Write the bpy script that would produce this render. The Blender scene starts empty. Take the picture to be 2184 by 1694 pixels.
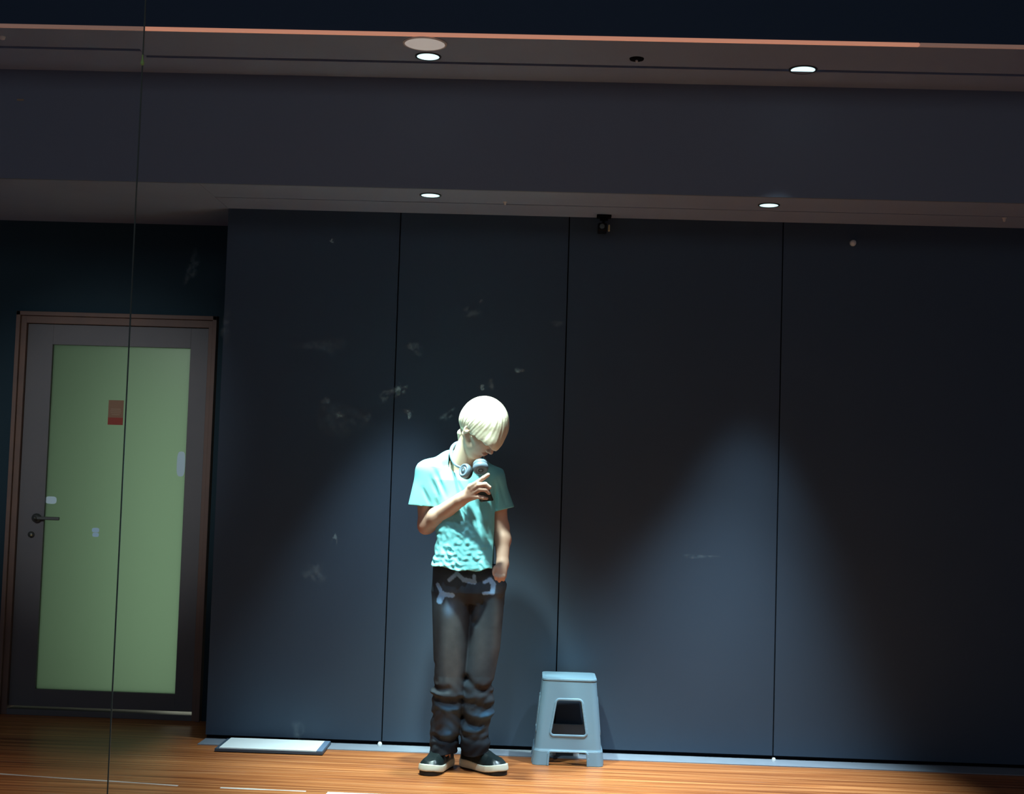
import bpy, bmesh, math, random
import numpy as np
from mathutils import Vector, Matrix

# ------------------------------------------------------------------ scene, camera, light, exposure
S = bpy.context.scene
C = S.collection
rng = random.Random(7)
F_PX, CX, CY = 3026.6, 1092.0, 847.0
CAM = np.array([0.0, -7.037, 1.2987])
RT = np.array([0.99903759, 0.03080118, 0.03122783])
UP = np.array([-0.02925202, -0.06263573, 0.99760768])
FW = np.array([-0.03268347, 0.99756105, 0.06167445])

def P(px, py, Y):
    """photo measurement -> metres on the depth plane y = Y"""
    d = (px - CX) / F_PX * RT - (py - CY) / F_PX * UP + FW
    t = (Y - CAM[1]) / d[1]
    return CAM + t * d

cam_d = bpy.data.cameras.new('camera')
cam_d.sensor_fit = 'HORIZONTAL'
cam_d.sensor_width = 36.0
cam_d.lens = F_PX / 2184.0 * 36.0
cam_d.clip_start = 0.05
cam = bpy.data.objects.new('camera', cam_d)
C.objects.link(cam)
cam.matrix_world = Matrix(((RT[0], UP[0], -FW[0], CAM[0]), (RT[1], UP[1], -FW[1], CAM[1]),
                           (RT[2], UP[2], -FW[2], CAM[2]), (0, 0, 0, 1)))
S.camera = cam
S.view_settings.view_transform = 'Standard'
S.view_settings.look = 'None'
S.view_settings.gamma = 1.0
S.view_settings.use_curve_mapping = False
S.view_settings.exposure = 0.0

w = bpy.data.worlds.new('world')
S.world = w
w.use_nodes = True
w.node_tree.nodes['Background'].inputs[0].default_value = (0.62, 0.72, 1.0, 1)
w.node_tree.nodes['Background'].inputs[1].default_value = 0.10

def lamp(name, kind, loc, target, energy, color, size=0.1, cone=60, blend=0.5, sizey=None):
    d = bpy.data.lights.new(name, kind)
    d.energy = energy
    d.color = color
    if kind == 'SPOT':
        d.spot_size = math.radians(cone)
        d.spot_blend = blend
        d.shadow_soft_size = size
    else:
        d.size = size
        if sizey:
            d.shape = 'RECTANGLE'
            d.size_y = sizey
    o = bpy.data.objects.new(name, d)
    C.objects.link(o)
    o.location = loc
    o.rotation_euler = (Vector(target) - Vector(loc)).to_track_quat('-Z', 'Y').to_euler()
    return o

ZB, ZF = 2.645, 3.164          # undersides of the back bulkhead and of the front bulkhead
L_UP = [(-0.615, -0.93), (1.034, -0.855)]
L_LO = [(-0.628, -0.46), (0.959, -0.424)]
COOL = (0.74, 1.0, 0.95)
COOLW = (0.66, 0.88, 1.0)
lamp('spot_upper_near_person', 'SPOT', (L_UP[0][0], L_UP[0][1], ZF - 0.03), (-0.30, -0.72, 0), 700, COOL, 0.045, 46, 1.0)
lamp('spot_upper_right', 'SPOT', (L_UP[1][0], L_UP[1][1], ZF - 0.03), (0.70, -0.79, 0), 900, COOLW, 0.045, 48, 0.9)
lamp('spot_lower_left', 'SPOT', (L_LO[0][0], L_LO[0][1], ZB - 0.03), (-0.90, -0.38, 0), 340, COOLW, 0.045, 46, 1.0)
lamp('spot_lower_right', 'SPOT', (L_LO[1][0], L_LO[1][1], ZB - 0.03), (0.90, -0.38, 0), 240, COOLW, 0.045, 46, 1.0)
# out of frame: key spot on the person, added fill for floor bounce
lamp('spot_high_front', 'SPOT', (-0.70, -1.64, 3.45), (-0.41, -0.62, 1.32), 640, COOL, 0.09, 18, 0.8)
lamp('fill_spot_front', 'SPOT', (-0.3, -2.9, 3.9), (-0.3, -2.0, 0), 480, (0.62, 0.86, 1.0), 0.06, 58, 0.8)
# unseen dim room light, and two spots added to brighten door and left floor
lamp('room_lamp', 'AREA', (-0.5, -6.0, 3.7), (-0.6, 0, 2.2), 20, (0.86, 0.92, 1.0), 2.0, sizey=1.0)
lamp('fill_spot_door', 'SPOT', (-3.0, -5.6, 2.9), (-2.4, 0.5, 1.40), 300, (0.92, 0.95, 1.0), 0.06, 19, 0.9)
lamp('fill_spot_floor', 'SPOT', (-2.3, -3.0, 3.85), (-2.2, -1.7, 0), 140, (1.0, 0.94, 0.86), 0.06, 36, 0.9)

# ------------------------------------------------------------------ helpers
def tag(o, label=None, cat=None, group=None, kind=None):
    if label: o['label'] = label
    if cat: o['category'] = cat
    if group: o['group'] = group
    if kind: o['kind'] = kind
    return o

def link(name, me, mats, parent=None, smooth=False):
    if not isinstance(mats, (list, tuple)): mats = [mats]
    for m in mats: me.materials.append(m)
    o = bpy.data.objects.new(name, me)
    C.objects.link(o)
    if parent is not None: o.parent = parent
    if smooth:
        me.polygons.foreach_set('use_smooth', [True] * len(me.polygons))
    return o

def obj(name, bm, mats, parent=None, smooth=False, origin=None):
    me = bpy.data.meshes.new(name)
    bmesh.ops.recalc_face_normals(bm, faces=bm.faces)
    bm.to_mesh(me); bm.free()
    o = link(name, me, mats, parent, smooth)
    if origin is not None:
        me.transform(Matrix.Translation(-Vector(origin)))
        o.location = Vector(origin)
    return o

def empty(name, loc, rz=0):
    o = bpy.data.objects.new(name, None)
    C.objects.link(o)
    o.location = loc
    o.rotation_euler = (0, 0, rz)
    o.empty_display_size = 0.1
    return o

def box(bm, lo, hi, bevel=0, mi=0):
    r = bmesh.ops.create_cube(bm, size=1.0)
    for v in r['verts']:
        v.co = Vector([lo[i] + (v.co[i] + 0.5) * (hi[i] - lo[i]) for i in range(3)])
    fs = set(f for v in r['verts'] for f in v.link_faces)
    for f in fs: f.material_index = mi
    if bevel:
        es = set(e for v in r['verts'] for e in v.link_edges)
        bmesh.ops.bevel(bm, geom=list(es), offset=bevel, segments=2, affect='EDGES', profile=0.5)

def disc(bm, c, axis, r, depth, seg=32, r2=None, mi=0):
    q = Vector(axis).to_track_quat('Z', 'Y').to_matrix().to_4x4()
    m = Matrix.Translation(Vector(c)) @ q
    res = bmesh.ops.create_cone(bm, cap_ends=True, segments=seg, radius1=r, radius2=r if r2 is None else r2, depth=depth, matrix=m)
    for f in set(f for v in res['verts'] for f in v.link_faces): f.material_index = mi

def lathe(bm, prof, c, seg=40):
    rings = []
    for r, z in prof:
        rings.append([bm.verts.new((c[0] + r * math.cos(2 * math.pi * i / seg), c[1] + r * math.sin(2 * math.pi * i / seg), c[2] + z)) for i in range(seg)])
    for a, b in zip(rings, rings[1:]):
        for i in range(seg):
            bm.faces.new((a[i], a[(i + 1) % seg], b[(i + 1) % seg], b[i]))
    return rings

def tube(bm, pts, r, seg=10, closed=False):
    pts = [Vector(p) for p in pts]
    n = len(pts); rings = []
    up = Vector((0.13, 0.21, 0.97))
    for i, p in enumerate(pts):
        t = (pts[min(i + 1, n - 1)] - pts[max(i - 1, 0)]).normalized()
        a = t.cross(up).normalized(); b = t.cross(a).normalized()
        rr = r[i] if isinstance(r, (list, tuple)) else r
        rings.append([bm.verts.new(p + rr * (math.cos(2 * math.pi * k / seg) * a + math.sin(2 * math.pi * k / seg) * b)) for k in range(seg)])
    for a, b in zip(rings, rings[1:]):
        for k in range(seg):
            bm.faces.new((a[k], a[(k + 1) % seg], b[(k + 1) % seg], b[k]))
    bm.faces.new(rings[0]); bm.faces.new(rings[-1][::-1])

# ------------------------------------------------------------------ materials
def mat(name, col, rough=0.6, metal=0.0, noise=None, bump=None, emit=None, spec=0.5):
    m = bpy.data.materials.new(name)
    m.use_nodes = True
    nt = m.node_tree; b = nt.nodes['Principled BSDF']
    b.inputs['Base Color'].default_value = (*col, 1)
    b.inputs['Roughness'].default_value = rough
    b.inputs['Metallic'].default_value = metal
    b.inputs['Specular IOR Level'].default_value = spec
    tc = nt.nodes.new('ShaderNodeTexCoord')
    if noise:
        sc, amt, col2 = noise
        n = nt.nodes.new('ShaderNodeTexNoise'); n.inputs['Scale'].default_value = sc; n.inputs['Detail'].default_value = 4
        nt.links.new(tc.outputs['Object'], n.inputs['Vector'])
        mx = nt.nodes.new('ShaderNodeMix'); mx.data_type = 'RGBA'
        mr = nt.nodes.new('ShaderNodeMapRange'); mr.inputs[1].default_value = 0.35; mr.inputs[2].default_value = 0.65
        mr.inputs[4].default_value = amt
        nt.links.new(n.outputs[0], mr.inputs[0]); nt.links.new(mr.outputs[0], mx.inputs[0])
        mx.inputs[6].default_value = (*col, 1); mx.inputs[7].default_value = (*col2, 1)
        nt.links.new(mx.outputs[2], b.inputs['Base Color'])
    if bump:
        sc, st = bump
        n2 = nt.nodes.new('ShaderNodeTexNoise'); n2.inputs['Scale'].default_value = sc; n2.inputs['Detail'].default_value = 3
        nt.links.new(tc.outputs['Object'], n2.inputs['Vector'])
        bp = nt.nodes.new('ShaderNodeBump'); bp.inputs['Strength'].default_value = st; bp.inputs['Distance'].default_value = 0.004
        nt.links.new(n2.outputs[0], bp.inputs['Height']); nt.links.new(bp.outputs[0], b.inputs['Normal'])
    if emit:
        b.inputs['Emission Color'].default_value = (*emit[0], 1)
        b.inputs['Emission Strength'].default_value = emit[1]
    return m

def vmat(name, layer, rough=0.7, bump=None, spec=0.3, noise=None):
    """material whose own colour pattern (paint, dye, lips) and painted light are stored on the mesh"""
    m = mat(name, (1, 1, 1), rough, bump=bump, spec=spec)
    nt = m.node_tree; b = nt.nodes['Principled BSDF']
    a = nt.nodes.new('ShaderNodeAttribute'); a.attribute_name = layer
    if noise:
        tc = nt.nodes.new('ShaderNodeTexCoord')
        n = nt.nodes.new('ShaderNodeTexNoise'); n.inputs['Scale'].default_value = noise[0]; n.inputs['Detail'].default_value = 6
        nt.links.new(tc.outputs['Object'], n.inputs['Vector'])
        mr = nt.nodes.new('ShaderNodeMapRange'); mr.inputs[1].default_value = 0.3; mr.inputs[2].default_value = 0.7
        mr.inputs[3].default_value = 1 - noise[1]; mr.inputs[4].default_value = 1 + noise[1]
        nt.links.new(n.outputs[0], mr.inputs[0])
        vm = nt.nodes.new('ShaderNodeVectorMath'); vm.operation = 'SCALE'
        nt.links.new(a.outputs['Color'], vm.inputs[0]); nt.links.new(mr.outputs[0], vm.inputs['Scale'])
        nt.links.new(vm.outputs[0], b.inputs['Base Color'])
    else:
        nt.links.new(a.outputs['Color'], b.inputs['Base Color'])
    return m

M_panel = mat('dark_blue_panel', (0.052, 0.076, 0.110), 0.75, noise=(1.7, 0.5, (0.047, 0.070, 0.102)), bump=(900, 0.12), spec=0.15)
M_gap = mat('dark_gap', (0.006, 0.006, 0.008), 0.9, spec=0.1)
M_recess = mat('dark_recess_paint', (0.022, 0.048, 0.062), 0.8, bump=(500, 0.1), spec=0.15)
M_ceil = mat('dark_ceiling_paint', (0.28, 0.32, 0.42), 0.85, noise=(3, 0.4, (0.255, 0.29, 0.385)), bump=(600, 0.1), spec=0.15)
M_face = mat('ceiling_paint_dim', (0.165, 0.19, 0.24), 0.85, bump=(600, 0.1), spec=0.15)  # the ceiling paint, darkened in its colour for the dimmer upright face
M_upface = mat('ceiling_paint_shaded', (0.042, 0.066, 0.105), 0.9, bump=(600, 0.1), spec=0.1)  # the ceiling paint again, its lack of light put into the colour
M_led = mat('orange_light_strip', (0.6, 0.3, 0.2), 0.5, emit=((1.0, 0.42, 0.27), 0.42))
M_led2 = mat('dim_light_strip', (0.4, 0.25, 0.2), 0.5, emit=((1.0, 0.55, 0.42), 0.13))
M_lampglow = mat('downlight_glow', (0.9, 1, 1), 0.5, emit=((0.62, 0.97, 1.0), 1.3))
M_rim = mat('downlight_rim', (0.06, 0.07, 0.075), 0.4, 0.3)
M_speaker = mat('pale_round_grille', (0.62, 0.56, 0.52), 0.8, emit=None)
M_threshold = mat('grey_floor_margin', (0.22, 0.25, 0.29), 0.6, noise=(14, 0.5, (0.18, 0.21, 0.24)))
M_frame = mat('door_frame_wood', (0.17, 0.105, 0.075), 0.6, noise=(6, 0.6, (0.12, 0.085, 0.07)))
M_leaf = mat('door_leaf_metal', (0.12, 0.12, 0.12), 0.55, noise=(4, 0.6, (0.10, 0.105, 0.11)), bump=(400, 0.08))
M_metal = mat('dull_metal', (0.09, 0.10, 0.09), 0.4, 0.6)
M_red = mat('notice_red', (0.30, 0.045, 0.025), 0.7)
M_brown = mat('notice_brown', (0.26, 0.15, 0.085), 0.7)
M_pale = mat('notice_print', (0.34, 0.24, 0.15), 0.7)
M_glint = mat('pale_blue_glint', (0.62, 0.88, 0.95), 0.5)  # lamp reflections on the door glass, made as flat coloured patches
M_glint2 = mat('blue_glint', (0.5, 0.8, 1.0), 0.5)
M_white = mat('white_plastic', (0.75, 0.78, 0.78), 0.5)
M_board = mat('white_board_face', (0.90, 0.95, 0.90), 0.45, noise=(9, 0.5, (0.80, 0.88, 0.84)))
M_boardedge = mat('dark_board_edge', (0.055, 0.085, 0.12), 0.5)
M_stool = mat('blue_grey_plastic', (0.155, 0.25, 0.32), 0.42, noise=(12, 0.4, (0.145, 0.235, 0.30)))
M_black = mat('black_plastic', (0.006, 0.006, 0.007), 0.5, spec=0.15)
M_cup = mat('headphone_grey', (0.13, 0.18, 0.23), 0.4)
M_cushion = mat('headphone_cushion', (0.012, 0.016, 0.017), 0.7)
M_hair = mat('bleached_hair', (0.80, 0.74, 0.56), 0.6, noise=(60, 0.5, (0.70, 0.62, 0.44)), bump=(120, 0.15), spec=0.3)
M_skin = vmat('skin', 'tone', 0.55, spec=0.35)
M_shirt = vmat('aqua_cotton', 'cloth_tone', 0.85, bump=(350, 0.12), spec=0.15)
M_jeans = vmat('washed_black_denim', 'cloth_tone', 0.9, bump=(700, 0.12), spec=0.1, noise=(14, 0.16))
M_upper = mat('black_shoe_leather', (0.010, 0.017, 0.018), 0.34, bump=(40, 0.3))
M_sole = mat('cream_sole', (0.66, 0.68, 0.56), 0.6)
M_outsole = mat('black_outsole', (0.01, 0.012, 0.01), 0.7)
M_cloth_in = mat('dark_sock', (0.02, 0.02, 0.025), 0.8)
M_tape = mat('pale_tape', (0.70, 0.66, 0.60), 0.5)
M_amber = mat('amber_cap', (0.50, 0.42, 0.20), 0.4)
M_lime = mat('lime_clip', (0.30, 0.50, 0.14), 0.4)
M_seam = mat('glass_joint', (0.045, 0.06, 0.05), 0.35)

# floor: long orange planks
def floor_mat():
    m = bpy.data.materials.new('orange_wood_floor'); m.use_nodes = True
    nt = m.node_tree; b = nt.nodes['Principled BSDF']; L = nt.links.new
    tc = nt.nodes.new('ShaderNodeTexCoord')
    mp = nt.nodes.new('ShaderNodeMapping'); mp.inputs['Scale'].default_value = (0.45, 20.0, 1)
    mp.inputs['Rotation'].default_value = (0, 0, 0.0)
    L(tc.outputs['Object'], mp.inputs[0])
    n = nt.nodes.new('ShaderNodeTexNoise'); n.inputs['Scale'].default_value = 2.2; n.inputs['Detail'].default_value = 7; n.inputs['Distortion'].default_value = 0.8
    L(mp.outputs[0], n.inputs['Vector'])
    cr = nt.nodes.new('ShaderNodeValToRGB'); e = cr.color_ramp.elements
    e[0].position = 0.30; e[0].color = (0.20, 0.052, 0.014, 1)
    e[1].position = 0.72; e[1].color = (0.70, 0.30, 0.11, 1)
    e2 = cr.color_ramp.elements.new(0.5); e2.color = (0.46, 0.15, 0.042, 1)
    L(n.outputs[0], cr.inputs[0])
    br = nt.nodes.new('ShaderNodeTexBrick')
    br.inputs['Color1'].default_value = (1, 1, 1, 1); br.inputs['Color2'].default_value = (0.80, 0.76, 0.74, 1)
    br.inputs['Mortar'].default_value = (0.45, 0.36, 0.3, 1)
    br.inputs['Scale'].default_value = 1.0; br.inputs['Mortar Size'].default_value = 0.0035
    br.inputs['Brick Width'].default_value = 40.0; br.inputs['Row Height'].default_value = 0.09
    mb = nt.nodes.new('ShaderNodeMapping'); mb.inputs['Location'].default_value = (7.0, 0, 0)
    L(tc.outputs['Object'], mb.inputs[0]); L(mb.outputs[0], br.inputs['Vector'])
    mx = nt.nodes.new('ShaderNodeMix'); mx.data_type = 'RGBA'; mx.blend_type = 'MULTIPLY'; mx.inputs[0].default_value = 0.9
    L(cr.outputs[0], mx.inputs[6]); L(br.outputs[0], mx.inputs[7])
    # pale streaks along the boards
    mp2 = nt.nodes.new('ShaderNodeMapping'); mp2.inputs['Scale'].default_value = (1.1, 34.0, 1)
    L(tc.outputs['Object'], mp2.inputs[0])
    n2 = nt.nodes.new('ShaderNodeTexNoise'); n2.inputs['Scale'].default_value = 1.6; n2.inputs['Detail'].default_value = 3
    L(mp2.outputs[0], n2.inputs['Vector'])
    mr = nt.nodes.new('ShaderNodeMapRange'); mr.inputs[1].default_value = 0.64; mr.inputs[2].default_value = 0.78; mr.inputs[4].default_value = 0.55
    L(n2.outputs[0], mr.inputs[0])
    mx2 = nt.nodes.new('ShaderNodeMix'); mx2.data_type = 'RGBA'
    L(mr.outputs[0], mx2.inputs[0]); L(mx.outputs[2], mx2.inputs[6]); mx2.inputs[7].default_value = (0.62, 0.46, 0.36, 1)
    L(mx2.outputs[2], b.inputs['Base Color'])
    b.inputs['Roughness'].default_value = 0.36
    b.inputs['Specular IOR Level'].default_value = 0.35
    bp = nt.nodes.new('ShaderNodeBump'); bp.inputs['Strength'].default_value = 0.15; bp.inputs['Distance'].default_value = 0.004
    L(n.outputs[0], bp.inputs['Height']); L(bp.outputs[0], b.inputs['Normal'])
    return m
M_floor = floor_mat()

def pane_mat():
    m = bpy.data.materials.new('green_frosted_glass'); m.use_nodes = True
    nt = m.node_tree; L = nt.links.new
    nt.nodes.remove(nt.nodes['Principled BSDF'])
    t = nt.nodes.new('ShaderNodeBsdfTranslucent'); t.inputs[0].default_value = (0.54, 0.68, 0.58, 1)
    g = nt.nodes.new('ShaderNodeBsdfGlossy'); g.inputs['Roughness'].default_value = 0.25
    g.inputs[0].default_value = (0.5, 0.5, 0.5, 1)
    mx = nt.nodes.new('ShaderNodeMixShader'); mx.inputs[0].default_value = 0.03
    L(t.outputs[0], mx.inputs[1]); L(g.outputs[0], mx.inputs[2]); L(mx.outputs[0], nt.nodes['Material Output'].inputs[0])
    return m
M_pane = pane_mat()

def smudge_mat():
    m = bpy.data.materials.new('chalky_smudge'); m.use_nodes = True
    m.surface_render_method = 'BLENDED' if hasattr(m, 'surface_render_method') else 'BLENDED'
    nt = m.node_tree; L = nt.links.new; b = nt.nodes['Principled BSDF']
    b.inputs['Base Color'].default_value = (0.42, 0.55, 0.58, 1); b.inputs['Roughness'].default_value = 0.9
    b.inputs['Specular IOR Level'].default_value = 0.1
    at = nt.nodes.new('ShaderNodeAttribute'); at.attribute_name = 'wear'
    tc = nt.nodes.new('ShaderNodeTexCoord')
    n = nt.nodes.new('ShaderNodeTexNoise'); n.inputs['Scale'].default_value = 38; n.inputs['Detail'].default_value = 3
    L(tc.outputs['Object'], n.inputs['Vector'])
    mr = nt.nodes.new('ShaderNodeMapRange'); mr.inputs[1].default_value = 0.38; mr.inputs[2].default_value = 0.62
    L(n.outputs[0], mr.inputs[0])
    mu = nt.nodes.new('ShaderNodeMath'); mu.operation = 'MULTIPLY'
    L(at.outputs['Fac'], mu.inputs[0]); L(mr.outputs[0], mu.inputs[1])
    L(mu.outputs[0], b.inputs['Alpha'])
    return m
M_smudge = smudge_mat()

# ------------------------------------------------------------------ the room
def struct(name, bm, m, **k):
    return tag(obj(name, bm, m, **k), kind='structure')

bm = bmesh.new(); box(bm, (-4.2, -9.0, -0.10), (4.2, 0.62, 0.0)); struct('floor', bm, M_floor)

# back wall: tall panels with narrow joints and a worn face
JX = [-1.69, -0.818, 0.0295, 1.094, 2.45, 3.6]
bm = bmesh.new()
for i in range(len(JX) - 1):
    box(bm, (JX[i] + (0.0028 if i else 0), 0.0, 0.022), (JX[i + 1] - 0.0028, 0.03, 3.0), 0.0015)
box(bm, (-1.688, 0.018, 0.0), (3.6, 0.12, 3.3), mi=1)
box(bm, (-1.69, 0.0305, 0.022), (-1.66, 0.62, 3.0), mi=0)
box(bm, (-1.66, 0.12, 0.0), (3.6, 0.62, 3.3), mi=1)
wear = []
SM = [(852, 832, 16, 15, .55, 0.7), (848, 838, 10, 7, .7, 0.2), (825, 842, 24, 11, .22, 0.7), (874, 884, 8, 11, .5, 0), (868, 877, 14, 5, .25, 0), (866, 826, 5, 6, .3, 0),
      (724, 886, 11, 9, .28, 0), (784, 892, 9, 12, .25, 0), (695, 855, 13, 9, .2, 0), (884, 742, 26, 13, .16, -.4), (1028, 827, 8, 8, .7, 0),
      (1047, 820, 8, 15, .2, 0), (1107, 790, 13, 6, .38, 0), (1005, 665, 24, 15, .12, -.3), (1027, 643, 7, 5, .22, 0), (955, 885, 22, 10, .2, .6),
      (714, 1150, 7, 12, .28, 0), (670, 1222, 30, 24, .06, 0), (690, 738, 60, 18, .06, 0), (708, 514, 6, 6, .5, 0), (1490, 1187, 40, 5, .08, 0), (410, 570, 16, 44, .10, -.3),
      (635, 1560, 14, 26, .08, 0), (482, 700, 12, 40, .10, 0), (1188, 690, 20, 8, .10, 0), (730, 895, 70, 40, .05, 0)]
def smudges(bm, Y, lay, items):
    for px, py, rx, ry, al, ang in items:
        c = P(px, py, Y); s = (Y - CAM[1]) / F_PX
        n = 20; rings = []
        cv = bm.verts.new((c[0], Y, c[2])); al = min(1.0, al * 1.9 + 0.05); cv[lay] = al
        for fr, a in ((0.5, al * 0.8), (1.0, 0.0)):
            ring = []
            for k in range(n):
                t = 2 * math.pi * k / n
                wob = 1 + 0.22 * math.sin(3 * t + px) + 0.12 * math.sin(5 * t + py)
                u, v = rx * fr * wob * math.cos(t), ry * fr * wob * math.sin(t)
                x = u * math.cos(ang) - v * math.sin(ang); z = u * math.sin(ang) + v * math.cos(ang)
                q = bm.verts.new((c[0] + x * s, Y, c[2] + z * s)); q[lay] = a; ring.append(q)
            rings.append(ring)
        for k in range(n):
            f = bm.faces.new((cv, rings[0][k], rings[0][(k + 1) % n])); f.material_index = 2
            f = bm.faces.new((rings[0][k], rings[1][k], rings[1][(k + 1) % n], rings[0][(k + 1) % n])); f.material_index = 2
lay = bm.verts.layers.float.new('wear')
smudges(bm, -0.0008, lay, [s for s in SM if s[0] > 470])
me_wall = obj('wall_back', bm, [M_panel, M_gap, M_smudge]); tag(me_wall, kind='structure')

bm = bmesh.new()
lay = bm.verts.layers.float.new('wear')
DX0, DX1, DZ = -2.927, -1.835, 2.152
box(bm, (-4.2, 0.5, 0), (DX0, 0.62, 3.3)); box(bm, (DX1, 0.5, 0), (-1.692, 0.62, 3.3)); box(bm, (DX0, 0.5, DZ), (DX1, 0.62, 3.3))
smudges(bm, 0.499, lay, [s for s in SM if s[0] <= 470])
tag(obj('wall_left', bm, [M_recess, M_gap, M_smudge]), kind='structure')

# stepped ceiling with open grooves
bm = bmesh.new()
def soffit(x0, x1, y0, y1, z, groove, g=0.014, mi=0):
    box(bm, (x0, y0, z), (x1, groove - g / 2, z + 0.05), mi=mi)
    box(bm, (x0, groove + g / 2, z), (x1, y1, z + 0.05), mi=mi)
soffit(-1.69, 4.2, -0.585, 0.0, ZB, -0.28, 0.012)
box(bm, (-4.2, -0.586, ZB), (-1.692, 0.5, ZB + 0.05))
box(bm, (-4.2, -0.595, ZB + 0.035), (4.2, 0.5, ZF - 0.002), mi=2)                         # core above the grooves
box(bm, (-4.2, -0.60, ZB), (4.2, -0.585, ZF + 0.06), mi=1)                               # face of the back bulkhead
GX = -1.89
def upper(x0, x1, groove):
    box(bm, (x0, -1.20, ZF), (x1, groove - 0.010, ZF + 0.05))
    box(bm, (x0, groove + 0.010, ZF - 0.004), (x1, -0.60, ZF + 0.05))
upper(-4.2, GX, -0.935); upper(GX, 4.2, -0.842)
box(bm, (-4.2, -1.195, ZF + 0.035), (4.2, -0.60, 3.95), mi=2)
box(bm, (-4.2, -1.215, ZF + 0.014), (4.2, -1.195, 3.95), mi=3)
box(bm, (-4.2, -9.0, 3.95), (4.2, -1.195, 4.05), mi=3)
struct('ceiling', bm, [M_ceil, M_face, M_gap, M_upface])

# grey margin between boards and panels
bm = bmesh.new()
box(bm, (-1.69, -0.155, 0.0), (3.6, 0.017, 0.004))
struct('trim_1', bm, M_threshold)
# joint between two tall glass sheets, seen as a thin upright line in front of the door
bm = bmesh.new(); box(bm, (-1.3965, -2.502, 0.0), (-1.3925, -2.498, 3.95))
struct('trim_2', bm, M_seam)

# light strip along the lower edge of the front bulkhead
def strip(x0, x1, m, label):
    bm = bmesh.new(); box(bm, (x0, -1.219, ZF - 0.001), (x1, -1.2005, ZF + 0.013), 0.002)
    tag(obj('light_strip', bm, m, origin=((x0 + x1) / 2, -1.21, ZF)), label, 'light strip')
strip(-1.79, 1.45, M_led, 'long thin orange light strip along the edge of the ceiling step')
strip(-4.0, -1.792, M_led2, 'dim brownish end of the light strip at upper left of ceiling step')
strip(1.452, 3.6, M_led2, 'dim brownish end of the light strip at upper right of ceiling step')

# ------------------------------------------------------------------ ceiling lamps
def downlight(x, y, z, r, label):
    e = empty('downlight', (x, y, z)); tag(e, label, 'ceiling light', 'recessed downlights')
    bm = bmesh.new(); lathe(bm, [(r * 0.98, -0.004), (r * 1.14, -0.005), (r * 1.16, 0.0), (r * 0.98, 0.0), (r * 0.98, -0.004)], (0, 0, 0)); obj('rim', bm, M_rim, e, True)
    bm = bmesh.new(); disc(bm, (0, 0, -0.0015), (0, 0, 1), r * 0.985, 0.003); obj('lens', bm, M_lampglow, e)
downlight(*L_UP[0], ZF, 0.050, 'glowing round downlight in upper ceiling step, beside the large pale round disc')
downlight(*L_UP[1], ZF, 0.054, 'glowing round downlight in upper ceiling step, at the right')
downlight(*L_LO[0], ZB, 0.044, 'glowing round downlight in lower ceiling step, left of the person')
downlight(*L_LO[1], ZB, 0.044, 'glowing round downlight in lower ceiling step, at the right')

e = empty('ceiling_disc', (-0.612, -1.115, ZF)); tag(e, 'large pale round flush disc in ceiling beside the orange light strip', 'ceiling light')
bm = bmesh.new(); lathe(bm, [(0.086, -0.007), (0.093, -0.006), (0.095, 0.0), (0.086, 0.0), (0.086, -0.007)], (0, 0, 0)); obj('rim', bm, M_speaker, e, True)
bm = bmesh.new(); disc(bm, (0, 0, -0.0025), (0, 0, 1), 0.0865, 0.005, 48); obj('lens', bm, mat('pale_disc_glow', (0.6, 0.56, 0.52), 0.6, emit=((1.0, 0.90, 0.84), 0.27)), e)  # glow added to brighten the pale disc

# small fittings
def at(px, py, Y): return Vector(P(px, py, Y))
e = empty('smoke_detector', (0.297, -0.96, ZF)); tag(e, 'tiny dark sensor with pale tip on upper ceiling step', 'sensor')
bm = bmesh.new(); lathe(bm, [(0.0005, -0.006), (0.03, -0.006), (0.032, 0.0)], (0, 0, 0), 24); obj('base', bm, M_gap, e, True)
bm = bmesh.new(); bmesh.ops.create_uvsphere(bm, u_segments=12, v_segments=8, radius=0.006, matrix=Matrix.Translation((0, 0, -0.011))); obj('tip', bm, M_speaker, e, True)
bm = bmesh.new(); lathe(bm, [(0.0005, -0.016), (0.005, -0.013), (0.007, -0.004), (0.012, 0.0)], (-0.282, -0.335, ZB), 16)
tag(obj('sprinkler_head', bm, M_speaker, None, True, (-0.282, -0.335, ZB)), 'tiny pale sprinkler tip on lower ceiling step near the middle', 'sprinkler')
bm = bmesh.new(); q = at(2142, 468, -0.25); lathe(bm, [(0.0005, -0.02), (0.006, -0.016), (0.008, -0.004), (0.012, 0.0)], (q.x, -0.25, ZB), 16)
tag(obj('sprinkler_head', bm, M_speaker, None, True, (q.x, -0.25, ZB)), 'tiny pale sprinkler tip on lower ceiling step at far right', 'sprinkler')
q = at(5, 78, -1.08); bm = bmesh.new(); lathe(bm, [(0.0005, -0.016), (0.011, -0.012), (0.014, 0.0)], (q.x, -1.08, ZF), 16)
tag(obj('sprinkler_head', bm, M_speaker, None, True, (q.x, -1.08, ZF)), 'tiny pale sprinkler tip at the upper left corner of the ceiling', 'sprinkler')

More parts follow.
